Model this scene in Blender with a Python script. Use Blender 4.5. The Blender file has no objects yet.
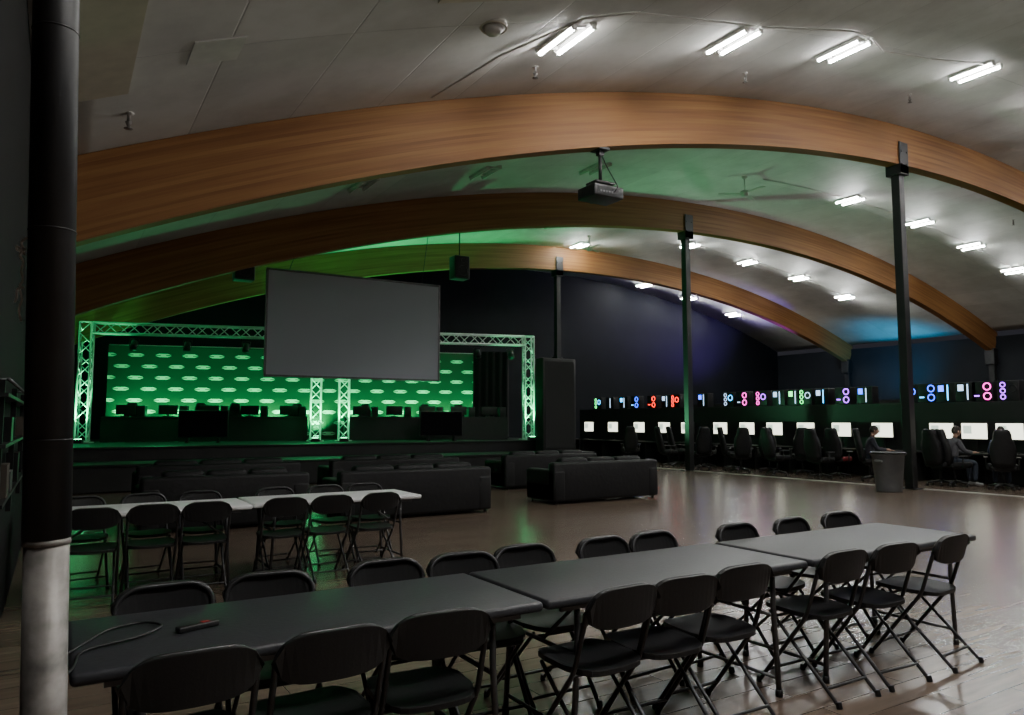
import bpy, bmesh, math, random
from mathutils import Vector, Matrix
random.seed(3)
PC,ZC,RA=19.0,-38.95,47.0
def arc_z(x,r): return ZC+math.sqrt(r*r-(x-PC)**2)
RO,RI=RA+0.47,RA-0.47
# ---------------------------------------------------------------- materials
MATS={}
def mat(name,col,rough=0.6,metal=0.0,emit=None,es=0.0,var=0.15,scale=6.0,bump=0.0,spec=0.5):
    if name in MATS: return MATS[name]
    m=bpy.data.materials.new(name);m.use_nodes=True
    nt=m.node_tree;b=nt.nodes["Principled BSDF"]
    b.inputs["Roughness"].default_value=rough
    b.inputs["Metallic"].default_value=metal
    b.inputs["Specular IOR Level"].default_value=spec
    tc=nt.nodes.new("ShaderNodeTexCoord");n=nt.nodes.new("ShaderNodeTexNoise")
    n.inputs["Scale"].default_value=scale;n.inputs["Detail"].default_value=4
    nt.links.new(tc.outputs["Object"],n.inputs["Vector"])
    r=nt.nodes.new("ShaderNodeValToRGB")
    r.color_ramp.elements[0].position=0.3;r.color_ramp.elements[1].position=0.7
    r.color_ramp.elements[0].color=[c*(1-var) for c in col]+[1]
    r.color_ramp.elements[1].color=[min(1,c*(1+var)) for c in col]+[1]
    nt.links.new(n.outputs["Fac"],r.inputs["Fac"]);nt.links.new(r.outputs["Color"],b.inputs["Base Color"])
    if bump>0:
        bp=nt.nodes.new("ShaderNodeBump");bp.inputs["Strength"].default_value=bump;bp.inputs["Distance"].default_value=0.02
        nt.links.new(n.outputs["Fac"],bp.inputs["Height"]);nt.links.new(bp.outputs["Normal"],b.inputs["Normal"])
    if emit:
        b.inputs["Emission Color"].default_value=list(emit)+[1];b.inputs["Emission Strength"].default_value=es
    MATS[name]=m;return m
def N(nt,t,**k):
    n=nt.nodes.new(t)
    for a,v in k.items(): setattr(n,a,v)
    return n
def math_n(nt,op,a,b=None):
    n=nt.nodes.new("ShaderNodeMath");n.operation=op
    for i,x in enumerate((a,b)):
        if x is None: continue
        if isinstance(x,(int,float)): n.inputs[i].default_value=x
        else: nt.links.new(x,n.inputs[i])
    return n.outputs[0]
M_pole=mat("black_paint",(0.010,0.010,0.011),0.45)
M_black=mat("black_plastic",(0.012,0.012,0.013),0.42)
M_blackm=mat("black_metal",(0.014,0.014,0.015),0.38,0.3)
M_chairp=mat("chair_plastic",(0.012,0.012,0.013),0.45,bump=0.05,scale=120,spec=.4)
M_chairf=mat("chair_frame",(0.05,0.05,0.053),0.35,0.6)
M_tabk=mat("table_black",(0.034,0.036,0.042),0.42,scale=60,bump=0.08)
M_tabw=mat("table_white",(0.85,0.85,0.86),0.4,var=0.04)
M_legg=mat("leg_grey",(0.12,0.12,0.125),0.4,0.7)
M_wall=mat("wall_black",(0.005,0.005,0.006),0.75,scale=1.5,bump=0.1,spec=.2)
M_walln=mat("wall_navy",(0.007,0.009,0.013),0.65,scale=1.5,spec=.25)
M_sofa=mat("sofa_leather",(0.010,0.010,0.011),0.6,scale=14,bump=0.25,spec=.35)
M_stage=mat("stage_black",(0.015,0.015,0.015),0.45,scale=3)
M_alu=mat("truss_aluminium",(0.85,0.86,0.87),0.4,0.5,var=0.05)
M_screen=mat("screen_cloth",(0.36,0.39,0.43),0.8,var=0.02,scale=1)
M_whitep=mat("white_paint",(0.6,0.59,0.56),0.5,var=0.08)
M_fix=mat("fixture_white",(0.7,0.7,0.68),0.4)
M_tube=mat("lamp_tube",(0.9,0.9,0.9),0.3,emit=(1.0,0.99,0.97),es=150)
M_tubef=mat("lamp_tube_far",(0.9,0.9,0.9),0.3,emit=(0.97,1.0,0.97),es=220)
M_tubeh=mat("lamp_tube_bright",(0.9,0.9,0.9),0.3,emit=(1.0,0.985,0.95),es=280)
M_tubeoff=mat("lamp_tube_off",(0.75,0.8,0.75),0.3)
M_bin=mat("bin_grey",(0.13,0.135,0.14),0.55)
M_liner=mat("bin_liner",(0.01,0.01,0.01),0.25,bump=0.5,scale=15)
M_tv=mat("tv_glass",(0.008,0.008,0.01),0.12)
M_mon=mat("monitor_glow",(0.8,0.8,0.8),0.3,emit=(1.0,1.0,0.78),es=2.8)
M_mon2=mat("monitor_window",(0.8,0.8,0.8),0.3,emit=(0.6,0.75,0.6),es=1.4)
M_curt=mat("curtain_black",(0.01,0.01,0.011),0.9)
M_silver=mat("bare_steel",(0.25,0.235,0.22),0.5,0.3,var=0.5,scale=14)
M_trimf=mat("floor_trim_metal",(0.7,0.7,0.68),0.35,0.4)
M_skin=mat("skin",(0.5,0.3,0.22),0.55,var=0.06)
M_cloth=mat("hoodie_dark",(0.04,0.04,0.055),0.85)
M_jean=mat("jeans_dark",(0.03,0.04,0.06),0.85)
M_hair=mat("hair_dark",(0.02,0.014,0.01),0.6,bump=0.5,scale=60)
M_shoe=mat("shoe",(0.3,0.3,0.3),0.6)
M_eye=mat("eye",(0.7,0.7,0.7),0.3);M_lip=mat("lip",(0.35,0.14,0.12),0.5)
M_tan=mat("panel_tan",(0.50,0.46,0.36),0.6,var=.08)
M_grille=mat("speaker_grille",(0.02,0.02,0.02),0.8,scale=200,bump=0.4)
M_string=mat("string_white",(0.8,0.8,0.78),0.8)
M_card=mat("cardboard",(0.05,0.04,0.03),0.8)
M_red=mat("red_led",(0.3,0.02,0.02),0.4,emit=(1,0.05,0.05),es=.03)
def glow(n,c,s=6.5): return mat("led_"+n,c,0.4,emit=c,es=s)
LED={'r':glow('red',(1,.02,.01)),'b':glow('blue',(.02,.09,1)),'c':glow('cyan',(.03,.45,1)),'w':glow('white',(.5,.7,1),2.4),
 'm':glow('magenta',(1,.03,.55)),'p':glow('purple',(.4,.05,1)),'g':glow('green',(.05,1,.2),5),'k':M_blackm}
M_green=mat("lamp_green",(0.1,0.8,0.3),0.4,emit=(0.05,1.0,0.35),es=30)

def wood_floor():
    m=bpy.data.materials.new("floor_laminate");m.use_nodes=True;nt=m.node_tree;b=nt.nodes["Principled BSDF"]
    tc=N(nt,"ShaderNodeTexCoord")
    mp=N(nt,"ShaderNodeMapping");nt.links.new(tc.outputs["Object"],mp.inputs["Vector"])
    br=N(nt,"ShaderNodeTexBrick");nt.links.new(mp.outputs[0],br.inputs["Vector"])
    br.inputs["Scale"].default_value=1.0;br.inputs["Brick Width"].default_value=1.2;br.inputs["Row Height"].default_value=0.19
    br.inputs["Mortar Size"].default_value=0.003;br.inputs["Color1"].default_value=(0.190,0.142,0.108,1);br.inputs["Color2"].default_value=(0.135,0.100,0.077,1)
    br.inputs["Mortar"].default_value=(0.075,0.055,0.042,1);br.offset=0.37
    mp2=N(nt,"ShaderNodeMapping");mp2.inputs["Scale"].default_value=(1.0,10,1);nt.links.new(tc.outputs["Object"],mp2.inputs["Vector"])
    n=N(nt,"ShaderNodeTexNoise");n.inputs["Scale"].default_value=1.8;n.inputs["Detail"].default_value=5;nt.links.new(mp2.outputs[0],n.inputs["Vector"])
    mx=N(nt,"ShaderNodeMix",data_type='RGBA',blend_type='MULTIPLY');mx.inputs[0].default_value=0.6
    r=N(nt,"ShaderNodeValToRGB");r.color_ramp.elements[0].color=(.6,.59,.58,1);r.color_ramp.elements[1].color=(1.15,1.12,1.08,1)
    r.color_ramp.elements[0].position=.3;r.color_ramp.elements[1].position=.7
    nt.links.new(n.outputs["Fac"],r.inputs["Fac"]);nt.links.new(br.outputs["Color"],mx.inputs[6]);nt.links.new(r.outputs["Color"],mx.inputs[7])
    nt.links.new(mx.outputs[2],b.inputs["Base Color"]);b.inputs["Roughness"].default_value=.24;b.inputs["Specular IOR Level"].default_value=.5
    return m
def ceiling_mat():
    m=bpy.data.materials.new("ceiling_panels");m.use_nodes=True;nt=m.node_tree;b=nt.nodes["Principled BSDF"]
    tc=N(nt,"ShaderNodeTexCoord")
    mp=N(nt,"ShaderNodeMapping");mp.inputs["Rotation"].default_value=(0,0,math.pi/2);nt.links.new(tc.outputs["Object"],mp.inputs["Vector"])
    br=N(nt,"ShaderNodeTexBrick");nt.links.new(mp.outputs[0],br.inputs["Vector"]);br.offset=0.0
    br.inputs["Scale"].default_value=1.0;br.inputs["Brick Width"].default_value=7.1;br.inputs["Row Height"].default_value=1.22
    br.inputs["Mortar Size"].default_value=0.012;br.inputs["Mortar Smooth"].default_value=0.8
    br.inputs["Color1"].default_value=(0.60,0.60,0.565,1);br.inputs["Color2"].default_value=(0.53,0.53,0.50,1);br.inputs["Mortar"].default_value=(0.45,0.445,0.42,1)
    n=N(nt,"ShaderNodeTexNoise");n.inputs["Scale"].default_value=1.2;n.inputs["Detail"].default_value=8;n.inputs["Roughness"].default_value=.65;nt.links.new(tc.outputs["Object"],n.inputs["Vector"])
    r=N(nt,"ShaderNodeValToRGB");r.color_ramp.elements[0].color=(.72,.715,.70,1);r.color_ramp.elements[1].color=(1.05,1.05,1.05,1)
    r.color_ramp.elements[0].position=.3;r.color_ramp.elements[1].position=.6
    nt.links.new(n.outputs["Fac"],r.inputs["Fac"])
    mx=N(nt,"ShaderNodeMix",data_type='RGBA',blend_type='MULTIPLY');mx.inputs[0].default_value=0.6
    nt.links.new(br.outputs["Color"],mx.inputs[6]);nt.links.new(r.outputs["Color"],mx.inputs[7]);nt.links.new(mx.outputs[2],b.inputs["Base Color"])
    b.inputs["Roughness"].default_value=.75
    bp=N(nt,"ShaderNodeBump");bp.inputs["Strength"].default_value=.4;bp.inputs["Distance"].default_value=.03
    iv=math_n(nt,'SUBTRACT',1.0,br.outputs["Fac"]);nt.links.new(iv,bp.inputs["Height"]);nt.links.new(bp.outputs["Normal"],b.inputs["Normal"])
    return m
def glulam():
    m=bpy.data.materials.new("glulam_wood");m.use_nodes=True;nt=m.node_tree;b=nt.nodes["Principled BSDF"]
    tc=N(nt,"ShaderNodeTexCoord");s=N(nt,"ShaderNodeSeparateXYZ");nt.links.new(tc.outputs["Object"],s.inputs[0])
    x2=math_n(nt,'MULTIPLY',s.outputs[0],s.outputs[0]);z2=math_n(nt,'MULTIPLY',s.outputs[2],s.outputs[2])
    r=math_n(nt,'SQRT',math_n(nt,'ADD',x2,z2))
    a=math_n(nt,'MULTIPLY',math_n(nt,'ARCTAN2',s.outputs[0],s.outputs[2]),47.0)
    lam=math_n(nt,'FLOOR',math_n(nt,'MULTIPLY',r,22.0))
    c=N(nt,"ShaderNodeCombineXYZ")
    nt.links.new(math_n(nt,'MULTIPLY',a,0.35),c.inputs[0]);nt.links.new(math_n(nt,'MULTIPLY',lam,3.7),c.inputs[1]);nt.links.new(math_n(nt,'MULTIPLY',s.outputs[1],2.0),c.inputs[2])
    n1=N(nt,"ShaderNodeTexNoise");n1.inputs["Scale"].default_value=1.0;n1.inputs["Detail"].default_value=1;nt.links.new(c.outputs[0],n1.inputs["Vector"])
    c2=N(nt,"ShaderNodeCombineXYZ");nt.links.new(math_n(nt,'MULTIPLY',a,1.2),c2.inputs[0]);nt.links.new(math_n(nt,'MULTIPLY',r,60.0),c2.inputs[1]);nt.links.new(math_n(nt,'MULTIPLY',s.outputs[1],40.0),c2.inputs[2])
    n2=N(nt,"ShaderNodeTexNoise");n2.inputs["Scale"].default_value=1.0;n2.inputs["Detail"].default_value=5;nt.links.new(c2.outputs[0],n2.inputs["Vector"])
    f=math_n(nt,'ADD',math_n(nt,'MULTIPLY',n1.outputs["Fac"],.7),math_n(nt,'MULTIPLY',n2.outputs["Fac"],.3))
    cr=N(nt,"ShaderNodeValToRGB");cr.color_ramp.elements[0].position=.35;cr.color_ramp.elements[1].position=.65
    cr.color_ramp.elements[0].color=(0.205,0.084,0.025,1);cr.color_ramp.elements[1].color=(0.33,0.158,0.052,1)
    nt.links.new(f,cr.inputs["Fac"]);nt.links.new(cr.outputs["Color"],b.inputs["Base Color"]);b.inputs["Roughness"].default_value=.58;b.inputs["Specular IOR Level"].default_value=.3
    return m
def backdrop_mat():
    m=bpy.data.materials.new("backdrop_print");m.use_nodes=True;nt=m.node_tree;b=nt.nodes["Principled BSDF"]
    tc=N(nt,"ShaderNodeTexCoord");s=N(nt,"ShaderNodeSeparateXYZ");nt.links.new(tc.outputs["Object"],s.inputs[0])
    zr=math_n(nt,'MULTIPLY',s.outputs[2],1/0.36);row=math_n(nt,'FLOOR',zr)
    off=math_n(nt,'MULTIPLY',math_n(nt,'MODULO',row,2.0),.5)
    xr=math_n(nt,'ADD',math_n(nt,'MULTIPLY',s.outputs[0],1/0.80),off)
    fx=math_n(nt,'ABSOLUTE',math_n(nt,'SUBTRACT',math_n(nt,'FRACT',xr),.5));fz=math_n(nt,'ABSOLUTE',math_n(nt,'SUBTRACT',math_n(nt,'FRACT',zr),.5))
    q=math_n(nt,'ADD',math_n(nt,'MULTIPLY',fx,1/0.34),math_n(nt,'MULTIPLY',fz,1/0.30))
    mk=math_n(nt,'MULTIPLY',math_n(nt,'LESS_THAN',q,1.0),math_n(nt,'LESS_THAN',fz,0.16))
    wing=math_n(nt,'MULTIPLY',math_n(nt,'LESS_THAN',fz,0.03),math_n(nt,'GREATER_THAN',fx,0.1))
    mk2=math_n(nt,'MULTIPLY',mk,math_n(nt,'SUBTRACT',1.0,wing))
    mx=N(nt,"ShaderNodeMix",data_type='RGBA');nt.links.new(mk2,mx.inputs[0])
    mx.inputs[6].default_value=(0.025,0.045,0.03,1);mx.inputs[7].default_value=(0.6,0.7,0.62,1)
    nt.links.new(mx.outputs[2],b.inputs["Base Color"]);b.inputs["Roughness"].default_value=.5
    return m
M_floor=wood_floor();M_ceil=ceiling_mat();M_wood=glulam();M_bd=backdrop_mat()
# ---------------------------------------------------------------- builder
class B:
    def __init__(s): s.v=[];s.f=[];s.m=[];s.s=[];s.mats=[]
    def mi(s,m):
        if m not in s.mats: s.mats.append(m)
        return s.mats.index(m)
    def add(s,vs,fs,m,smooth=False,M=None):
        o=len(s.v);k=s.mi(m)
        for v in vs:
            v=Vector(v)
            s.v.append(M@v if M else v)
        for f in fs: s.f.append([i+o for i in f]);s.m.append(k);s.s.append(smooth)
    def box(s,c,d,m,M=None,taper=1.0):
        x,y,z=d[0]/2,d[1]/2,d[2]/2
        vs=[(c[0]+sx*x*(taper if sz>0 else 1),c[1]+sy*y*(taper if sz>0 else 1),c[2]+sz*z) for sx in(-1,1) for sy in(-1,1) for sz in(-1,1)]
        s.add(vs,[(0,1,3,2),(4,6,7,5),(0,4,5,1),(2,3,7,6),(0,2,6,4),(1,5,7,3)],m,False,M)
    def rbox(s,c,d,m,r=0.03,M=None,seg=3):
        bm=bmesh.new();bmesh.ops.create_cube(bm,size=1.0,matrix=Matrix.Translation(c)@Matrix.Diagonal((d[0],d[1],d[2],1)))
        bmesh.ops.bevel(bm,geom=bm.edges[:],offset=min(r,min(d)*.48),segments=seg,affect='EDGES',profile=.5)
        bm.verts.index_update();s.add([v.co.copy() for v in bm.verts],[[v.index for v in f.verts] for f in bm.faces],m,True,M);bm.free()
    def tube(s,pts,r,m,n=8,closed=False,M=None,caps=True):
        P=[Vector(p) for p in pts];L=len(P);vs=[];fs=[];up=None
        rr=r if isinstance(r,(list,tuple)) else [r]*L
        for i,p in enumerate(P):
            a=P[(i-1)%L] if (closed or i>0) else p;b=P[(i+1)%L] if (closed or i<L-1) else p
            t=(b-a)
            if t.length<1e-9: t=Vector((0,0,1))
            t.normalize()
            if up is None:
                up=t.orthogonal().normalized()
            up=(up-t*up.dot(t))
            if up.length<1e-6: up=t.orthogonal()
            up.normalize();w=t.cross(up)
            for j in range(n):
                an=2*math.pi*j/n;vs.append(p+(up*math.cos(an)+w*math.sin(an))*rr[i])
        for i in range(L if closed else L-1):
            for j in range(n):
                k=(i+1)%L;fs.append((i*n+j,i*n+(j+1)%n,k*n+(j+1)%n,k*n+j))
        if caps and not closed: fs.append(tuple(range(n-1,-1,-1)));fs.append(tuple((L-1)*n+j for j in range(n)))
        s.add(vs,fs,m,n>4,M)
    def cyl(s,a,b,r,m,n=16,r2=None,M=None): s.tube([a,b],[r,r if r2 is None else r2],m,n,M=M)
    def cols(s,cs,m,M=None):
        vs=[p for c in cs for p in c];fs=[]
        for i in range(len(cs)-1):
            for j in range(4): fs.append((i*4+j,i*4+(j+1)%4,(i+1)*4+(j+1)%4,(i+1)*4+j))
        fs.append((0,3,2,1));e=(len(cs)-1)*4;fs.append((e,e+1,e+2,e+3))
        s.add(vs,fs,m,False,M)
    def ring(s,c,R,r,m,axis='x',n=18,M=None):
        pts=[]
        for i in range(n):
            a=2*math.pi*i/n;u,w=R*math.cos(a),R*math.sin(a)
            pts.append((c[0],c[1]+u,c[2]+w) if axis=='x' else ((c[0]+u,c[1],c[2]+w) if axis=='y' else (c[0]+u,c[1]+w,c[2])))
        s.tube(pts,r,m,6,True,M)
    def mesh(s,name):
        me=bpy.data.meshes.new(name);me.from_pydata([tuple(v) for v in s.v],[],s.f)
        for m in s.mats: me.materials.append(m)
        me.polygons.foreach_set("material_index",s.m);me.polygons.foreach_set("use_smooth",s.s);me.update()
        bm=bmesh.new();bm.from_mesh(me);bmesh.ops.recalc_face_normals(bm,faces=bm.faces);bm.to_mesh(me);bm.free()
        return me
    def obj(s,name,loc=(0,0,0),rz=0.0,bevel=0,parent=None):
        return put(s.mesh(name),name,loc,rz,bevel,parent)
def put(me,name,loc=(0,0,0),rz=0.0,bevel=0,parent=None):
    o=bpy.data.objects.new(name,me);bpy.context.collection.objects.link(o);o.location=loc;o.rotation_euler=(0,0,rz)
    if bevel:
        md=o.modifiers.new("bevel",'BEVEL');md.width=bevel;md.segments=2;md.limit_method='ANGLE'
    if parent: o.parent=parent
    return o
def empty(name,loc=(0,0,0),rz=0):
    o=bpy.data.objects.new(name,None);bpy.context.collection.objects.link(o);o.location=loc;o.rotation_euler=(0,0,rz);return o
def bend(pts,r=0.05,n=4):
    P=[Vector(p) for p in pts];out=[P[0]]
    for i in range(1,len(P)-1):
        a,b,c=P[i-1],P[i],P[i+1];d1=(a-b);d2=(c-b);q=min(r,d1.length*.45,d2.length*.45)
        s=b+d1.normalized()*q;e=b+d2.normalized()*q
        for k in range(n+1):
            t=k/n;out.append(s*(1-t)**2+b*2*t*(1-t)+e*t*t)
    out.append(P[-1]);return out
# ---------------------------------------------------------------- camera
cam=bpy.data.cameras.new("camera");co=bpy.data.objects.new("camera",cam);bpy.context.collection.objects.link(co)
co.location=(0,0,1.55);co.rotation_euler=(math.radians(94.87),0,math.radians(-31.5));cam.sensor_width=36;cam.lens=26.0;cam.clip_start=.05
bpy.context.scene.camera=co
# ---------------------------------------------------------------- room shell
XL,XR,YB,YF=-0.3,35.6,28.5,-9.0
b=B();b.box(((XR-4)/2,(YB+YF)/2,-0.05),(XR+4,YB-YF,0.1),M_floor);b.obj("floor")
b=B();n=72;vs=[];fs=[]
for i in range(n+1):
    x=XL+(XR-XL)*i/n;z=arc_z(x,RO)
    for y in (YF,YB): vs+= [(x,y,z),(x,y,z+.15)]
for i in range(n):
    a=i*4;c=a+4;fs+=[(a,c,c+2,a+2),(a+1,a+3,c+3,c+1),(a,a+1,c+1,c),(a+2,c+2,c+3,a+3)]
fs+=[(0,2,3,1),(n*4,n*4+1,n*4+3,n*4+2)]
b.add(vs,fs,M_ceil,True);b.obj("ceiling")
def archwall(name,y0,y1,m):
    b=B();vs=[];fs=[];n=40
    for i in range(n+1):
        x=XL+(XR-XL)*i/n
        for y in (y0,y1): vs+=[(x,y,0),(x,y,arc_z(x,RO)-.01)]
    for i in range(n):
        a=i*4;c=a+4;fs+=[(a,c,c+1,a+1),(a+2,a+3,c+3,c+2),(a+1,c+1,c+3,a+3),(a,a+2,c+2,c)]
    fs+=[(0,1,3,2),(n*4,n*4+2,n*4+3,n*4+1)];b.add(vs,fs,m);b.obj(name)
archwall("wall_back",YB,YB+.15,M_walln);archwall("wall_front",YF-.15,YF,M_wall)
b=B();b.box((XR+.08,(YB+YF)/2,2.65),(.15,YB-YF,5.3),M_walln);b.obj("wall_right")
b=B();b.box((XL-.08,(YB+3)/2,2.25),(.15,YB-3,4.5),M_wall);b.box((XL-.08,(3+YF)/2,4.2),(.15,3-YF,.62),M_wall);b.obj("wall_left")
b=B();b.box((-4.08,(3+YF)/2,2),(.15,3-YF,4.0),M_wall);b.obj("wall_annex_left")
b=B();b.box((-2.23,3.08,2),(3.7,.15,4.0),M_wall);b.box((-2.23,YF-.08,2),(3.7,.15,4.0),M_wall);b.obj("wall_annex_end")
b=B();b.box((-2.23,(3+YF)/2,3.98),(3.7,3-YF,.12),M_whitep);b.obj("ceiling_annex")
def arch(y):
    b=B();n=80;vs=[];fs=[];w=.14
    a0=math.atan2(XL-PC,arc_z(XL,RA)-ZC);a1=math.atan2(XR-PC,arc_z(XR,RA)-ZC)
    for i in range(n+1):
        a=a0+(a1-a0)*i/n
        for r in (RI,RO-.005):
            for yy in (-w,w): vs.append((r*math.sin(a),yy,r*math.cos(a)))
    for i in range(n):
        k=i*4;c=k+4;fs+=[(k,c,c+1,k+1),(k+2,k+3,c+3,c+2),(k,k+2,c+2,c),(k+1,c+1,c+3,k+3)]
    fs+=[(0,1,3,2),(n*4,n*4+2,n*4+3,n*4+1)]
    b.add(vs,fs,M_wood);b.obj("glulam_arch_beam",(PC,y,ZC))
AY=(9.75,16.85,23.95)
for y in (-4.45,)+AY: arch(y)
for y in AY:
    b=B();b.box((XR-.14,y,2.15),(.22,.24,4.3),M_pole);b.box((XR-.2,y,4.4),(.36,.4,.7),M_pole);b.obj("wall_steel_column",bevel=.01)
for y in AY+(-4.45,):
    x=16.62 if y==9.75 else 16.8;z=arc_z(x,RI)
    b=B();b.box((0,0,z/2),(.2,.2,z),M_pole);b.box((0,0,.01),(.4,.4,.02),M_pole)
    b.box((0,-.17,z+.15),(.34,.03,.75),M_pole);b.box((0,.17,z+.15),(.34,.03,.75),M_pole);b.box((0,0,z-.12),(.34,.37,.24),M_pole)
    for sx in(-.1,.1):
        for zz in(.0,.3): b.cyl((sx,-.2,z+zz),(sx,-.17,z+zz),.025,M_blackm,8)
    b.obj("steel_support_pole",(x,y,0),bevel=.008)
# foreground round pole (stands slightly out of plumb)
b=B();PR=.054
b.cyl((0,0,0),(0,0,1.235),PR-.003,M_silver,32);b.cyl((0,0,1.235),(0,0,1.25),PR,M_silver,32);b.cyl((0,0,1.25),(0,0,4.15),PR+.001,M_pole,32)
b.cyl((0,0,0),(0,0,.012),.12,M_silver,24)
for z in (1.5,2.05,2.6,3.1): b.ring((0,0,z),PR,.003,M_blackm,'z',28)
col=b.obj("round_support_column")
def S(r,z,k=.02): return (-.8526*r-.5225*k,.5225*r-.8526*k,z)
b=B()
b.tube(bend([S(.054,2.03,.02),S(.070,2.02),S(.062,2.0),S(.074,1.985),S(.06,1.97),S(.068,1.94),S(.06,1.92),S(.072,1.9),S(.062,1.87),S(.072,1.84),S(.064,1.81)],.01),.0032,M_string,6)
b.tube(bend([S(.056,2.0),S(.078,1.995),S(.082,2.012),S(.068,2.0),S(.058,1.985)],.01),.0032,M_string,6);b.tube(bend([S(.06,1.9),S(.079,1.895),S(.076,1.875),S(.082,1.86)],.01),.0032,M_string,6)
st=b.obj("tied_string")
TM=Matrix.Translation((0.028,2.24,0))@Matrix.Rotation(-math.radians(2.0),4,Vector((.5225,.8526,0)))
col.matrix_world=TM;st.matrix_world=TM
# wall shelf along the left wall
b=B()
for z in(1.12,1.42,1.68): b.box((.045,0,z),(.08,4.2,.018),M_black)
for y in(-2.0,-.7,.7,2.0): b.box((.05,y,1.36),(.03,.03,.8),M_blackm)
b.cyl((.08,-2.05,1.76),(.08,2.05,1.76),.009,M_legg,8)
for y in(-2.0,0,2.0): b.cyl((.0,y,1.76),(.08,y,1.76),.008,M_legg,6)
for y,z,h,m in((-1.6,1.13,.18,M_card),(-1.2,1.13,.12,M_legg),(-.3,1.13,.2,M_blackm),(.3,1.43,.15,M_card),(1.2,1.13,.16,M_blackm),(1.5,1.43,.12,M_legg),(-1.4,1.43,.14,M_blackm)): b.box((.045,y,z+h/2),(.07,.24,h),m)
b.obj("wall_shelf",(XL+.001,6.6,0))
b=B();b.box((16.8,9,.008),(.09,36,.016),M_trimf);b.obj("trim_1")
b=B();b.box((XR-.01,(YB+YF)/2,.06),(.02,YB-YF,.12),M_black);b.obj("baseboard_right")
b=B();b.box(((XR+14.3)/2,YB-.01,.06),(XR-14.3,.02,.12),M_black);b.obj("baseboard_back")
# ---------------------------------------------------------------- ceiling fixtures
def fixture_mesh(tube):
    b=B()
    for x in(-.16,.16):
        b.box((x,0,-.03),(.1,.8,.05),M_fix);b.cyl((x,-.38,-.07),(x,.38,-.07),.024,tube,10)
        for y in(-.39,.39): b.box((x,y,-.065),(.065,.03,.055),M_fix)
    for y in(-.3,.3): b.box((0,y,-.02),(.3,.05,.03),M_fix)
    return b.mesh("led_ceiling_light")
fm=fixture_mesh(M_tube);ff=fixture_mesh(M_tubef);fo=fixture_mesh(M_tubeoff);fh=fixture_mesh(M_tubeh)
def fixture(x,y,me):
    z=arc_z(x,RO)-.005;o=put(me,"led_ceiling_light",(x,y,z));o.rotation_euler=(0,math.atan2(x-PC,z-ZC),0)
for x,y in [(5.4,7.5),(8.5,7.45),(11.1,7.35),(14.9,7.1),(18.3,7.1),(21.2,7.1),(24.4,7.1),(27.3,7.1)]: fixture(x,y,fm)
for x,y in [(20.9,13.8),(24.4,13.6),(27.4,13.5),(30.2,13.4),(21.0,20.8),(24.4,20.9),(27.3,20.6),(30.2,20.4),(24.3,27.2),(27.2,27.1),(30.2,26.9),(17.3,23.1)]: fixture(x,y,ff)
RL=[(2.2,.4),(6,.4),(10,.4),(15,.4),(20,.4),(26,.4),(3,-6),(10,-6),(18,-6)]
for x,y in RL: fixture(x,y,fh)
for x,y in [(5.2,14.4),(8.1,14.4),(11.2,14.3),(14,20.5)]: fixture(x,y,fo)
def area(name,loc,target,power,size,col):
    l=bpy.data.lights.new(name,'AREA');l.energy=power;l.size=size;l.color=col
    lo=bpy.data.objects.new(name,l);bpy.context.collection.objects.link(lo);lo.location=loc
    lo.rotation_euler=(Vector(target)-Vector(loc)).to_track_quat('-Z','Y').to_euler();return lo
def spot(name,loc,target,power,size,col,blend=.8,soft=.1):
    l=bpy.data.lights.new(name,'SPOT');l.energy=power;l.spot_size=size;l.color=col;l.spot_blend=blend;l.shadow_soft_size=soft
    lo=bpy.data.objects.new(name,l);bpy.context.collection.objects.link(lo);lo.location=loc
    lo.rotation_euler=(Vector(target)-Vector(loc)).to_track_quat('-Z','Y').to_euler();return lo
for x,y in [(2.2,.4),(6,.4),(15,.4)]:
    z=arc_z(x,RO)-.15;area("ceiling_light_output",(x,y,z),(x,y+.001,0),45,.8,(1,.98,.94))
for x,y in [(8.5,7.45),(14.9,7.1),(24.4,13.6),(24.4,20.9)]:
    z=arc_z(x,RO)-.15;area("ceiling_light_output",(x,y,z),(x,y+.001,0),90,.6,(1,.98,.94))
def on_ceil(pts,dz=.03,sub=6):
    out=[]
    for i in range(len(pts)-1):
        for k in range(sub):
            t=k/sub;x=pts[i][0]*(1-t)+pts[i+1][0]*t;y=pts[i][1]*(1-t)+pts[i+1][1]*t;out.append((x,y,arc_z(x,RO)-dz))
    x,y=pts[-1];out.append((x,y,arc_z(x,RO)-dz));return out
b=B();b.tube(on_ceil([(4.4,9.4),(4.7,8.0),(5.3,6.95),(6.0,6.8),(7.6,6.95),(8.5,7.0)]),.016,M_whitep,6)
b.tube(on_ceil([(8.6,7.0),(9.3,6.95),(10.5,6.8),(11.1,6.9)]),.016,M_whitep,6);b.tube(on_ceil([(11.2,6.9),(12,7.2),(13.4,7.1),(14.9,6.8)]),.016,M_whitep,6)
b.obj("ceiling_conduit")
for row in ([(20.9,13.8),(30.2,13.4)],[(21,20.8),(30.2,20.4)],[(17,13.9),(20.9,13.8)]):
    b=B();b.tube(on_ceil(row,sub=14),.014,M_whitep,6);b.obj("ceiling_conduit")
def sprinkler(x,y):
    b=B();b.cyl((0,0,-.003),(0,0,-.1),.02,M_silver,8);b.cyl((0,0,-.1),(0,0,-.16),.035,M_silver,8,.012);b.cyl((0,0,-.17),(0,0,-.175),.045,M_silver,12);b.cyl((0,0,-.003),(0,0,-.015),.05,M_whitep,14)
    b.obj("fire_sprinkler",(x,y,arc_z(x,RO)))
for p in [(.5,8.5),(5.6,8.5),(10.1,8.6),(14.9,8.4),(22,11),(26,11.5),(12,12)]: sprinkler(*p)
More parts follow.
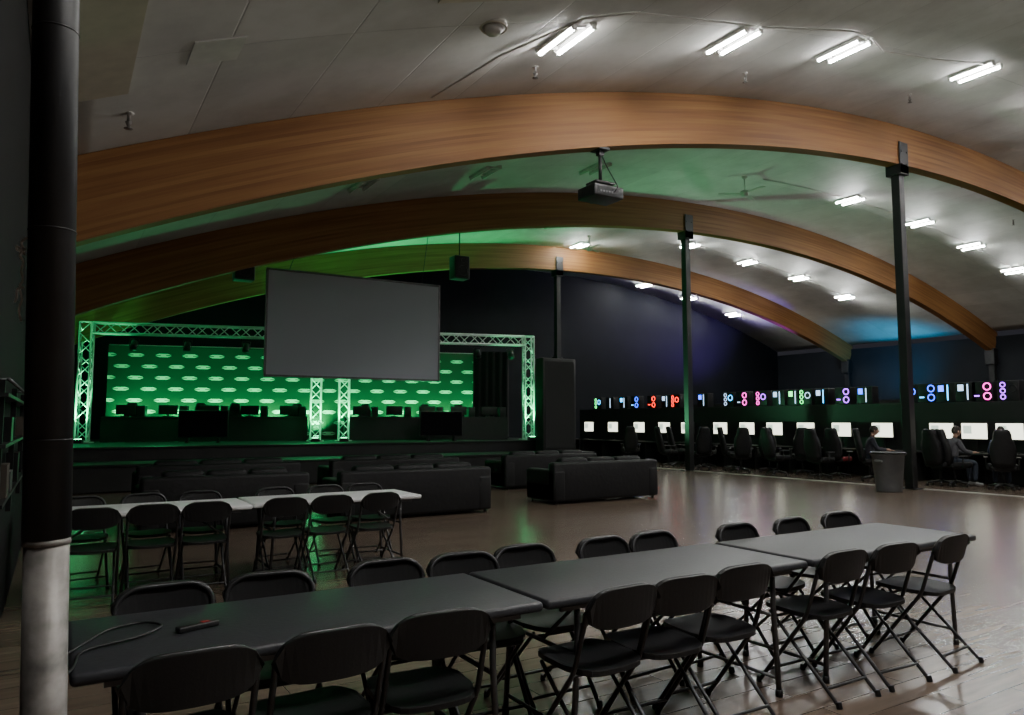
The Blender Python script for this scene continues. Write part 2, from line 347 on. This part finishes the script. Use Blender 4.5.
b=B();b.cyl((0,0,0),(0,0,-.05),.16,M_whitep,24);b.cyl((0,0,-.05),(0,0,-.12),.12,M_whitep,24,.08);b.ring((0,0,-.05),.15,.012,M_tan,'z',24);b.obj("smoke_detector",(4.1,7.1,arc_z(4.1,RO)))
def patch(x0,x1,y0,y1,m,name="ceiling_patch_panel"):
    b=B();cs=[]
    for i in range(7):
        x=x0+(x1-x0)*i/6;z=arc_z(x,RO);cs.append([(x,y0,z-.02),(x,y0,z-.002),(x,y1,z-.002),(x,y1,z-.02)])
    b.cols(cs,m);b.obj(name)
patch(-.25,.45,5.2,7.9,M_tan);patch(3.1,4.2,5.9,6.5,M_tan);patch(.9,1.35,6.9,7.4,M_whitep)
def fan(x,y):
    b=B();b.cyl((0,0,0),(0,0,-.06),.07,M_whitep);b.cyl((0,0,0),(0,0,-.45),.015,M_whitep,8);b.cyl((0,0,-.43),(0,0,-.58),.11,M_whitep,20,.09)
    for k in range(3):
        M=Matrix.Rotation(k*2.094+.4,4,'Z');b.box((.42,0,-.5),(.62,.13,.012),M_whitep,M)
    b.obj("ceiling_fan",(x,y,arc_z(x,RO)))
fan(16.3,14.0);fan(16.7,21.7)
px=7.75;zb=arc_z(px,RI)
b=B()
b.box((0,0,-.02),(.22,.26,.04),M_pole);b.cyl((0,0,0),(0,0,-.62),.03,M_pole,10);b.box((0,.0,-.06),(.1,.1,.12),M_pole);b.box((0,0,-.62),(.4,.3,.03),M_pole)
for sx in(-.18,.18): b.cyl((sx,0,-.62),(sx*.8,0,-.7),.012,M_blackm,6)
b.rbox((0,0,-.8),(.62,.48,.2),M_black,.02);b.cyl((.05,.24,-.8),(.05,.33,-.8),.08,M_blackm,18,.07);b.cyl((.05,.331,-.8),(.05,.335,-.8),.055,M_tv,16)
for i in range(6): b.box((-.311,-.15+.05*i,-.8),(.004,.02,.13),M_blackm)
b.box((0,-.242,-.8),(.5,.004,.12),M_blackm);b.box((.2,-.246,-.76),(.05,.004,.02),M_legg)
for i in range(5): b.box((-.18+.06*i,-.246,-.82),(.035,.006,.03),M_legg)
b.tube(bend([(.1,-.25,-.8),(.1,-.35,-.75),(.04,-.1,-.3),(.04,0,-.1)],.1),.01,M_black,6)
b.obj("ceiling_projector",(px,9.75,zb))
# ---------------------------------------------------------------- chairs
def folding_chair_mesh():
    b=B()
    main=[(-.2,.24,.012),(-.2,-.1,.45),(-.2,-.2,.76),(-.13,-.215,.81),(.13,-.215,.81),(.2,-.2,.76),(.2,-.1,.45),(.2,.24,.012)]
    b.tube(bend(main,.05,4),.0125,M_chairf,8)
    b.tube([(-.175,.17,.43),(-.175,-.27,.012)],.011,M_chairf,8);b.tube([(.175,.17,.43),(.175,-.27,.012)],.011,M_chairf,8)
    b.cyl((-.175,-.2,.085),(.175,-.2,.085),.009,M_chairf,8);b.cyl((-.2,.17,.095),(.2,.17,.095),.009,M_chairf,8)
    b.cyl((-.175,.14,.4),(.175,.14,.4),.009,M_chairf,8);b.cyl((-.2,-.09,.43),(.2,-.09,.43),.008,M_chairf,8)
    for x,y in((-.2,.245),(.2,.245),(-.175,-.275),(.175,-.275)): b.cyl((x,y,0),(x,y*.97,.035),.017,M_chairp,8)
    cs=[]
    for i in range(15):
        x=-.215+.43*i/14;k=abs(x)/.215;h=(1-k**4)**.5 if k<1 else 0
        h=max(h,.12);cy=-.2+.025*(k*k)-.02
        zt=.73+.09*h;zb=.73-.09*h
        cs.append([(x,cy+.02,zb),(x,cy-.012,zt),(x,cy-.034,zt),(x,cy-.002,zb)])
    b.cols(cs,M_chairp)
    cs=[]
    for i in range(15):
        x=-.205+.41*i/14;k=abs(x)/.205;h=max((1-k**6)**.5 if k<1 else 0,.35);dz=.012*k*k
        cs.append([(x,.03+.21*h,.435+dz),(x,.03+.21*h,.46+dz),(x,.03-.2*h,.455+dz),(x,.03-.2*h,.43+dz)])
    b.cols(cs,M_chairp)
    return b.mesh("folding_chair")
fc=folding_chair_mesh()
RT=math.radians(.2)
def near(x,y,dq=.1):
    dx,dy=x,y-2.65;return (dx*math.cos(RT)-dy*math.sin(RT)+.02,2.65+dx*math.sin(RT)+dy*math.cos(RT)+dq)
def chair(x,y,rz=0): return put(fc,"folding_chair",(x,y,0),rz+random.uniform(-.09,.09),.004)
for x in (.39,.85,1.30,2.15,2.56,3.0,3.82,4.32,4.92):
    p=near(x,2.68+random.uniform(-.03,.03),.16);chair(p[0],p[1],RT)
for x in (.44,.88,1.5,1.92,2.36,2.96,3.38,4.15,4.75,5.36):
    p=near(x,3.40+random.uniform(-.03,.04));chair(p[0],p[1],math.pi+RT)
for x in (.3,.76,1.2,1.9,2.34,2.84): chair(x,7.42+random.uniform(-.03,.03))
for x in (.25,.8,1.3,2.1,2.65,3.1): chair(x,8.15+random.uniform(-.03,.04),math.pi)
def table_mesh(top,leg,L=1.82,W=.76):
    b=B();b.rbox((0,0,.722),(L,W,.044),top,.018,seg=3)
    b.box((0,W/2-.05,.69),(L-.2,.02,.03),leg);b.box((0,-W/2+.05,.69),(L-.2,.02,.03),leg)
    for s in(-1,1):
        x=s*(L/2-.22)
        b.tube(bend([(x,-.3,.7),(x,-.3,.5),(x+s*.03,-.3,.012)],.03),.015,leg);b.tube(bend([(x,.3,.7),(x,.3,.5),(x+s*.03,.3,.012)],.03),.015,leg)
        b.tube([(x,-.3,.45),(x,.3,.45)],.011,leg);b.tube([(x+s*.025,-.3,.1),(x+s*.025,.3,.1)],.011,leg);b.tube([(x,-.3,.69),(x,.3,.69)],.013,leg)
        b.tube([(x,0,.45),(x-s*.35,0,.69)],.01,leg)
        for y in(-.3,.3): b.cyl((x+s*.03,y,0),(x+s*.03,y,.04),.02,M_black,8)
    return b.mesh("folding_table")
tb=table_mesh(M_tabk,M_legg);tw=table_mesh(M_tabw,M_legg,1.78)
for x in (.96,2.80,4.66): 
    p=near(x,3.08);put(tb,"folding_table",(p[0],p[1],0),RT)
for x,y in ((.75,7.81),(2.55,7.88)): put(tw,"folding_table",(x,y,0),0)
b=B();pts=[(.05,3.0,.752),(.1,3.1,.752),(.2,3.3,.752),(.33,3.35,.752),(.4,3.25,.752),(.3,3.12,.752),(.1,3.05,.752),(.08,2.84,.752),(.03,2.72,.75),(.0,2.7,.4)]
b.tube(bend(pts,.08,5),.005,M_black,6);b.obj("power_cable")
b=B();b.rbox((0,0,.756),(.16,.04,.022),M_black,.006);b.box((.03,0,.768),(.03,.02,.002),M_red);b.obj("power_strip",(.5,3.15,0),.3)
# ---------------------------------------------------------------- sofas
def sofa(x0,x1,y,name="black_sofa"):
    L=x1-x0;b=B();b.rbox((0,.5,.22),(L,.95,.32),M_sofa,.03)
    b.rbox((0,.13,.41),(L,.22,.72),M_sofa,.05)
    for s in(-1,1): b.rbox((s*(L/2-.13),.5,.34),(.26,.98,.58),M_sofa,.05)
    n=3;w=(L-.54)/n
    for i in range(n):
        xx=-L/2+.27+w*(i+.5);b.rbox((xx,.6,.42),(w-.02,.72,.16),M_sofa,.05);b.rbox((xx,.3,.64),(w-.03,.24,.4),M_sofa,.07)
    for sx in(-1,1):
        for yy in(.08,.9): b.cyl((sx*(L/2-.1),yy,0),(sx*(L/2-.1),yy,.07),.025,M_black,8)
    b.obj(name,((x0+x1)/2,y,0))
sofa(1.0,3.3,11.2);sofa(3.7,6.35,11.0);sofa(7.85,10.4,11.3)
sofa(8.6,11.2,14.3);sofa(4.6,7.4,14.2);sofa(1.2,4.0,14.2)
# ---------------------------------------------------------------- stage
b=B();b.box((6.95,(18.2+YB-.02)/2,.31),(14.4,YB-.02-18.2,.58),M_stage)
b.box((6.95,(19.8+YB-.02)/2,.765),(14.4,YB-.02-19.8,.33),M_stage);b.box((6.95,18.185,.57),(14.4,.03,.06),M_blackm);b.box((6.95,19.785,.9),(14.4,.03,.055),M_blackm)
b.obj("stage_platform",bevel=.01)
AX,AYY,BX,BYY=.6,23.7,13.0,20.2
ang=math.atan2(BYY-AYY,BX-AX);LT=math.hypot(BX-AX,BYY-AYY)
SM=Matrix.Translation((AX,AYY,.932))@Matrix.Rotation(ang,4,'Z')
def truss_seg(b,a,c,h=.145,step=.3):
    a=Vector(a);c=Vector(c);t=(c-a);L=t.length;t.normalize();u=Vector((0,1,0)) ;w=t.cross(u)
    cor=[(u*h*i+w*h*j) for i,j in((-1,-1),(1,-1),(1,1),(-1,1))]
    for q in cor: b.tube([a+q,c+q],.027,M_alu,8)
    n=max(1,round(L/step))
    for k in range(n):
        p=a+t*L*k/n;p2=a+t*L*(k+1)/n
        for j in range(4):
            q0,q1=cor[j],cor[(j+1)%4]
            if k%2==0: b.tube([p+q0,p2+q1],.014,M_alu,6)
            else: b.tube([p+q1,p2+q0],.014,M_alu,6)
    for e in(a,c):
        for j in range(4): b.tube([e+cor[j],e+cor[(j+1)%4]],.018,M_alu,6)
HT=3.35
b=B()
truss_seg(b,(0,0,.05),(0,0,HT));truss_seg(b,(LT,0,.05),(LT,0,HT));truss_seg(b,(.17,0,HT-.15),(LT-.17,0,HT-.15))
t1=(6.59-AX)/(BX-AX)*LT;t2=(7.38-AX)/(BX-AX)*LT
truss_seg(b,(t1,0,.05),(t1,0,HT-.3));truss_seg(b,(t2,0,.05),(t2,0,HT-.3))
for x in(0,t1,t2,LT): b.box((x,0,.014),(.5,.5,.024),M_alu)
tr=b.obj("lighting_truss");tr.matrix_world=SM
def parcan(x,loc_z,name="stage_spotlight"):
    b=B();b.cyl((0,0,0),(0,0,.26),.1,M_black,16,.085);b.cyl((0,0,-.003),(0,0,.0),.085,M_blackm,16);b.tube(bend([(-.11,0,.1),(-.12,0,.36),(.12,0,.36),(.11,0,.1)],.05),.01,M_black,6)
    o=b.obj(name);o.matrix_world=SM@Matrix.Translation((x,-.05,loc_z))@Matrix.Rotation(-.5,4,'X');return o
for x in (1.2,2.6,4.2,5.4,9.4,11.2,12.3): parcan(x,HT-.72)
b=B();b.box((6.1,0,1.5),(12.2,.05,3.0),M_bd);b.box((6.1,.06,3.0),(12.2,.06,.06),M_alu)
bd=b.obj("stage_backdrop");bd.matrix_world=SM@Matrix.Translation((-.1,2.9,.0))
def curtain(L,H):
    b=B();n=int(L/.05);vs=[];fs=[]
    for i in range(n+1):
        x=L*i/n;y=.05*math.sin(i*1.25)
        vs+=[(x,y,0),(x,y,H)]
    for i in range(n): fs.append((i*2,i*2+2,i*2+3,i*2+1))
    b.add(vs,fs,M_curt,True);return b
o=curtain(1.3,3.0).obj("stage_curtain");o.matrix_world=SM@Matrix.Translation((11.5,2.0,.005))
b=B();b.rbox((0,0,1.45),(1.25,.45,2.9),M_stage,.02);b.box((0,-.23,1.45),(1.1,.02,2.7),M_grille);b.obj("stage_side_panel",(13.45,19.3,0.605),0)
def counter(x0,x1,y):
    b=B();L=x1-x0;b.box((L/2,0,.71),(L,.75,.04),M_stage);b.box((L/2,-.34,.35),(L,.03,.69),M_stage)
    for x in(.02,L-.02,L/2): b.box((x,.02,.35),(.03,.68,.69),M_stage)
    n=max(2,int(L/.95))
    for i in range(n):
        x=(i+.5)*L/n
        b.box((x,.0,.74),(.24,.18,.02),M_black);b.box((x,.03,.79),(.05,.03,.1),M_black);b.rbox((x,.0,.93),(.52,.04,.27),M_black,.01)
        b.rbox((x+.42,.1,.89),(.2,.42,.32),M_black,.015)
    o=b.obj("stage_gaming_desk",bevel=.005);o.matrix_world=SM@Matrix.Translation((x0,y,.003))
counter(.35,6.0,.75);counter(7.1,12.3,.75)
def gaming_chair_mesh(acc):
    b=B()
    for k in range(5):
        a=k*2*math.pi/5+.3;c,s=math.cos(a),math.sin(a)
        b.tube([(0,0,.12),(c*.3,s*.3,.08)],[.035,.022],M_black,8);b.cyl((c*.3-s*.02,s*.3+c*.02,.03),(c*.3+s*.02,s*.3-c*.02,.03),.03,M_black,12)
    b.cyl((0,0,.1),(0,0,.42),.03,M_blackm,12);b.box((0,0,.42),(.3,.3,.05),M_black)
    b.rbox((0,.02,.49),(.5,.5,.11),M_sofa,.045)
    for s in(-1,1): b.rbox((s*.24,.03,.52),(.08,.46,.12),acc,.035)
    M=Matrix.Translation((0,-.22,.52))@Matrix.Rotation(math.radians(10),4,'X')
    prof=[(0,.2),(.12,.23),(.3,.25),(.42,.25),(.55,.22),(.62,.18),(.72,.17),(.8,.15),(.84,.1)]
    vs=[];fs=[]
    for z,w in prof:
        vs+=[(-w,.05,z),(-w*.6,-.0,z),(w*.6,-.0,z),(w,.05,z),(w,-.04,z),(w*.6,-.08,z),(-w*.6,-.08,z),(-w,-.04,z)]
    n=len(prof)
    for i in range(n-1):
        for j in range(8): fs.append((i*8+j,i*8+(j+1)%8,i*8+8+(j+1)%8,i*8+8+j))
    fs+=[tuple(range(7,-1,-1)),tuple((n-1)*8+j for j in range(8))]
    b.add(vs,fs,M_sofa,True,M);b.rbox((0,.02,.72),(.24,.09,.13),acc,.03,M);b.rbox((0,.04,.15),(.32,.09,.18),M_sofa,.03,M)
    for s in(-1,1):
        b.tube(bend([(s*.2,0,.44),(s*.31,0,.46),(s*.31,0,.7)],.03),.016,M_black,8);b.rbox((s*.31,.03,.71),(.09,.27,.035),M_black,.012)
    return b.mesh("gaming_chair")
gcm=gaming_chair_mesh(M_sofa)
M_acc=mat("chair_accent",(.25,.02,.03),.5);gcr=gaming_chair_mesh(M_acc)
for x in [.9,2.8,3.75,5.6,7.9,9.9,10.9]:
    p=SM@Vector((x,1.65,.003));o=put(gcm,"gaming_chair",p,ang+math.pi+random.uniform(-.3,.3));o.scale=(.86,.86,.86)
def tv(x):
    b=B();b.rbox((0,0,.52),(1.3,.06,.76),M_black,.015);b.box((0,-.031,.52),(1.25,.004,.7),M_tv)
    for s in(-.4,.4): b.box((s,0,.07),(.06,.3,.14),M_black);b.box((s,0,.012),(.08,.4,.02),M_black)
    o=b.obj("flat_screen_tv");o.matrix_world=SM@Matrix.Translation((x,-.75,.003))
tv(3.2);tv(9.9)
def uplight(x,y,rot,power,size=1.2,blend=.6,name="led_uplight",z=0.0,col=(0.03,1,0.28)):
    b=B();b.box((0,0,.04),(.26,.2,.06),M_black);b.box((0,0,.09),(.22,.14,.05),M_black);b.box((0,0,.117),(.18,.1,.006),M_green)
    o=b.obj(name);o.matrix_world=SM@Matrix.Translation((x,y,-.005+z))
    l=bpy.data.lights.new("uplight_beam",'SPOT');l.energy=power;l.color=col;l.spot_size=size;l.spot_blend=blend;l.shadow_soft_size=.05
    lo=bpy.data.objects.new("uplight_beam",l);bpy.context.collection.objects.link(lo)
    lo.matrix_world=SM@Matrix.Translation((x,y,.14+z))@Matrix.Rotation(math.pi,4,'X')@Matrix.Rotation(rot,4,'X')
for i in range(9): uplight(.6+i*1.42,2.4,-.42,620,1.9,1.0,col=(.04,1,.30))
for x in (0,t1,t2,LT): uplight(x,-.42,-.13,900,.9,.8,col=(.04,1,.30))
G=(0.08,1,0.32);GW=(.22,1,.45)
spot("green_wash",(9,19.5,1.2),(9,14.5,8),260,2.0,G,1.0);spot("green_wash",(14.3,19,1.2),(18,13,8),800,1.9,GW,1.0);spot("green_wash",(3,20,1.3),(3,15,6),140,1.8,G,1.0)
spot("green_floor_wash",(6.5,21.5,4.2),(6.5,21.3,.9),420,1.7,G)
spot("green_floor_wash",(2.5,22.5,4.0),(2.5,22.2,.9),220,1.7,G);spot("green_floor_wash",(10.5,21.0,4.0),(10.5,20.7,.9),220,1.7,G)
spot("purple_wash",(31.5,24,3.5),(29,27,7.2),2200,1.7,(.25,.06,1),1.0);spot("cyan_wash",(33.0,20.5,3),(35.5,21.5,5.2),700,2.1,(0,.4,.8),1.0)
b=B();b.box((0,0,1.24),(4.36,.03,2.48),M_screen);
for z in(0,2.48): b.box((0,0,z),(4.44,.05,.05),M_legg)
for x in(-2.2,2.2): b.box((x,0,1.24),(.05,.05,2.5),M_legg)
for x in(-1.7,1.7): b.cyl((x,0,2.5),(x,-.35,arc_z(6.2+x,RI)-2.58),.008,M_blackm,6)
b.obj("projection_screen",(6.2,17.37,2.58))
def speaker(x,y,z,zt):
    b=B();b.rbox((0,0,0),(.42,.36,.6),M_black,.02);b.box((0,-.185,0),(.36,.01,.54),M_grille);b.cyl((0,0,.3),(0,0,zt-z),.015,M_black,8);b.ring((0,-.19,-.1),.13,.01,M_blackm,'y');b.ring((0,-.19,.16),.06,.008,M_blackm,'y')
    b.obj("hanging_speaker",(x,y,z))
speaker(3.4,17.0,4.95,arc_z(3.4,RI));speaker(8.75,16.9,5.5,arc_z(8.75,RI))
b=B();b.rbox((0,0,0),(.5,.2,.45),M_black,.02);b.box((0,-.1,0),(.42,.02,.37),M_grille);b.obj("wall_speaker",(19.9,YB-.11,4.3))
# ---------------------------------------------------------------- gaming stations on the right
b=B();b.box((19.3,16.7,.74),(.8,19.4,.04),M_stage);
for y in [7.1+i*1.29 for i in range(16)]: b.box((19.3,y,.37),(.76,.03,.72),M_stage)
b.box((19.72,16.7,1.0),(.05,19.4,2.0),M_stage);b.box((20.0,16.7,2.0),(.6,19.4,.05),M_stage);b.box((20.28,16.7,1.0),(.04,19.4,2.0),M_stage)
b.obj("gaming_desk_row",bevel=.004)
SY=[25.3,23.7,22.1,20.7,19.5,17.95,16.8,15.7,14.55,13.35,12.1,10.5,9.7,8.9,7.9]
def monitor_mesh(w):
    b=B();b.rbox((0,0,.52),(.05,w,.42),M_black,.01);b.box((-.0265,0,.525),(.004,w-.04,.38),M_mon)
    b.box((-.029,w*.25,.56),(.002,.2,.2),M_mon2)
    b.box((.03,0,.18),(.03,.06,.34),M_black);b.box((.02,0,.01),(.18,.26,.02),M_black);return b.mesh("computer_monitor")
mm=monitor_mesh(.64)
b=B();b.rbox((0,0,.015),(.14,.44,.025),M_black,.006)
for i in range(4):
    for j in range(14): b.box((-.05+.03*i,-.2+.03*j,.03),(.022,.024,.008),M_blackm)
b.rbox((0,-.33,.018),(.1,.06,.03),M_black,.012);kb=b.mesh("keyboard_and_mouse")
def tower_mesh(c1,c2,kind):
    b=B();b.rbox((0,0,.25),(.3,.5,.5),M_black,.012)
    if kind==0:
        for z in(.13,.37): b.ring((-.153,-.12,z),.085,.012,LED[c1],'x',18);b.ring((-.152,-.12,z),.03,.01,M_blackm,'x',10)
        b.box((-.152,.13,.14),(.006,.12,.03),LED[c2])
    elif kind==1:
        for z in(.1,.25,.4): b.ring((-.153,.12,z),.055,.01,LED[c1],'x',16)
        b.ring((-.153,-.1,.3),.09,.012,LED[c2],'x',18)
    else:
        b.box((-.152,-.05,.25),(.004,.03,.4),LED[c1]);b.box((-.152,.12,.36),(.004,.14,.16),LED[c2])
    for k in range(4): b.box((-.151,.13,.2+.02*k),(.004,.14,.006),M_blackm)
    return b.mesh("gaming_pc_tower")
T=[(25.3,'g','c',1),(24.5,'w','k',2),(23.6,'w','c',2),(22.9,'b','c',0),(21.9,'r','r',0),(21.1,'w','w',2),(20.6,'r','r',1),(19.2,'w','b',2),(18.0,'w','c',1),(17.4,'m','w',0),
 (16.6,'m','p',1),(15.9,'w','w',2),(15.3,'w','g',2),(14.9,'g','w',1),(14.3,'c','w',2),(13.6,'p','p',0),(12.9,'w','b',2),(11.6,'b','b',1),(11.1,'b','c',0),(10.6,'c','b',2),(10.1,'w','w',2),(9.7,'m','p',0),(9.1,'p','k',1),(8.3,'m','p',1)]
tc={}
for y,c1,c2,k in T:
    key=(c1,c2,k)
    if key not in tc: tc[key]=tower_mesh(*key)
    put(tc[key],"gaming_pc_tower",(19.98,y,2.03))
for i,y in enumerate(SY):
    put(mm,"computer_monitor",(19.38,y,.765));put(kb,"keyboard_and_mouse",(19.05,y,.765))
    if i not in (0,1,2,3,10,12,13):
        put(gcr if i in(9,) else gcm,"gaming_chair",(18.3+random.uniform(-.25,.15),y-.55+random.uniform(-.15,.15),0),-math.pi/2+random.uniform(-.7,.7))
for y in (20.4,18.5,17.0,15.4,14.1,12.7): put(gcm,"gaming_chair",(17.45,y,0),-math.pi/2+random.uniform(-1.2,1.2))
b=B();b.box((25,16.7,.74),(.8,19.4,.04),M_stage);b.box((25.4,16.7,1.15),(.05,19.4,2.3),M_stage)
for y in (7.1,12,17,22,26.3): b.box((25,y,.36),(.76,.03,.72),M_stage)
b.obj("gaming_desk_row")
b=B();n=28;prof=[(.21,0),(.22,.02),(.28,.7),(.3,.71),(.31,.74),(.3,.77),(.27,.77),(.26,.7),(.2,.1)];vs=[];fs=[]
for r,z in prof:
    for j in range(n): vs.append((r*math.cos(2*math.pi*j/n),r*math.sin(2*math.pi*j/n),z))
for i in range(len(prof)-1):
    for j in range(n): fs.append((i*n+j,i*n+(j+1)%n,(i+1)*n+(j+1)%n,(i+1)*n+j))
fs.append(tuple(range(n)));b.add(vs,fs,M_bin,True);b.ring((0,0,.75),.305,.018,M_liner,'z',28)
b.rbox((.3,0,.6),(.05,.14,.05),M_bin,.01);b.rbox((-.3,0,.6),(.05,.14,.05),M_bin,.01);b.cyl((0,0,.66),(0,0,.67),.26,M_liner,24)
o=b.obj("trash_bin",(15.6,9.65,0));o.scale=(1.18,1.18,1.12)
# people seated -----------------------------------------------------------
def skin_obj(name,verts,edges,radii,m,parent,root=0,sub=2):
    me=bpy.data.meshes.new(name);me.from_pydata(verts,edges,[]);o=bpy.data.objects.new(name,me);bpy.context.collection.objects.link(o)
    me.materials.append(m)
    md=o.modifiers.new("skin",'SKIN');md.use_smooth_shade=True
    for i,r in enumerate(radii):
        sv=me.skin_vertices[0].data[i];sv.radius=(r,r) if not isinstance(r,tuple) else r;sv.use_root=(i==root)
    o.modifiers.new("sub",'SUBSURF').levels=sub;o.modifiers["sub"].render_levels=sub;o.parent=parent;return o
def person(x,y,rz,cloth,headturn=0):
    P=empty("seated_person",(x,y,0),rz)
    skin_obj("hoodie",[(0,-.02,.6),(0,-.05,.75),(0,-.04,.92),(0,0,1.06),(0,.04,1.14),(-.17,.0,1.05),(-.23,.1,.83),(-.17,.33,.8),(.17,.0,1.05),(.23,.1,.83),(.17,.33,.8)],
     [(0,1),(1,2),(2,3),(3,4),(3,5),(5,6),(6,7),(3,8),(8,9),(9,10)],[(.17,.13),(.15,.12),(.17,.12),(.13,.1),.06,.075,.055,.042,.075,.055,.042],cloth,P)
    skin_obj("jeans",[(0,-.02,.58),(-.1,.0,.57),(-.13,.42,.56),(-.13,.44,.12),(.1,.0,.57),(.13,.42,.56),(.13,.4,.12)],[(0,1),(1,2),(2,3),(0,4),(4,5),(5,6)],[.14,.1,.07,.05,.1,.07,.05],M_jean,P)
    for s in(-1,1):
        skin_obj("shoe",[(s*.13,.4,.09),(s*.13,.46,.05),(s*.13,.6,.045)],[(0,1),(1,2)],[.05,.048,.035],M_shoe,P)
        h=[(s*.17,.33,.8),(s*.16,.38,.8),(s*.155,.42,.8)];e=[(0,1),(1,2)];r=[.03,.036,.03]
        for k in range(4):
            xx=s*.155+(k-1.5)*.021;l=[.06,.07,.065,.05][k];i0=len(h);h+=[(xx,.44,.8),(xx,.44+l*.6,.798),(xx,.44+l,.782)];e+=[(2,i0),(i0,i0+1),(i0+1,i0+2)];r+=[.01,.009,.008]
        i0=len(h);h+=[(s*.155-s*.035,.39,.8),(s*.155-s*.055,.42,.795),(s*.155-s*.055,.45,.79)];e+=[(1,i0),(i0,i0+1),(i0+1,i0+2)];r+=[.012,.01,.009]
        skin_obj("hand",h,e,r,M_skin,P,sub=1)
    bm=bmesh.new();bmesh.ops.create_uvsphere(bm,u_segments=24,v_segments=18,radius=1)
    for v in bm.verts:
        x_,y_,z_=v.co;w=1-.22*max(0,-z_)**1.3
        yy=y_*.1
        if y_>0.3 and abs(x_)<.25 and -.35<z_<.1: yy+=.02*(1-abs(x_)/.25)*(1-abs(z_+.15)/.3 if abs(z_+.15)<.3 else 0)
        v.co=(x_*.076*w,yy,z_*.118)
    me=bpy.data.meshes.new("head");bm.to_mesh(me);bm.free();me.materials.append(M_skin)
    for p in me.polygons:p.use_smooth=True
    put(me,"head",(0,.08,1.29),0,0,P)
    b=B();b.cyl((0,.03,1.12),(0,.06,1.24),.052,M_skin,14)
    for s in(-1,1):
        b.rbox((s*.078,.075,1.285),(.018,.035,.06),M_skin,.008);b.rbox((s*.03,.172,1.3),(.026,.012,.013),M_eye,.005)
    b.rbox((0,.176,1.235),(.045,.012,.014),M_lip,.005)
    vs=[];fs=[];nn=20
    for i in range(9):
        a=math.pi*.62*i/8
        for j in range(nn):
            t=2*math.pi*j/nn;aa=a*(1.0-.38*max(0,math.sin(t)));vs.append((.087*math.sin(aa)*math.cos(t),.07+.11*math.sin(aa)*math.sin(t),1.3+.128*math.cos(aa)))
    for i in range(8):
        for j in range(nn): fs.append((i*nn+j,i*nn+(j+1)%nn,i*nn+nn+(j+1)%nn,i*nn+nn+j))
    b.add(vs,fs,M_hair,True);b.obj("face_and_hair",parent=P)
    put(gcm,"gaming_chair",(x,y,0),rz)
person(17.9,11.5,-math.pi*.78,M_cloth)
person(18.2,9.6,-math.pi*.66,mat("shirt_grey",(.08,.08,.09),.85))
person(18.2,8.55,-math.pi*.34,mat("shirt_blue",(.03,.05,.12),.85))
w=bpy.data.worlds.new("world");bpy.context.scene.world=w;w.use_nodes=True;w.node_tree.nodes["Background"].inputs[0].default_value=(.02,.02,.025,1)
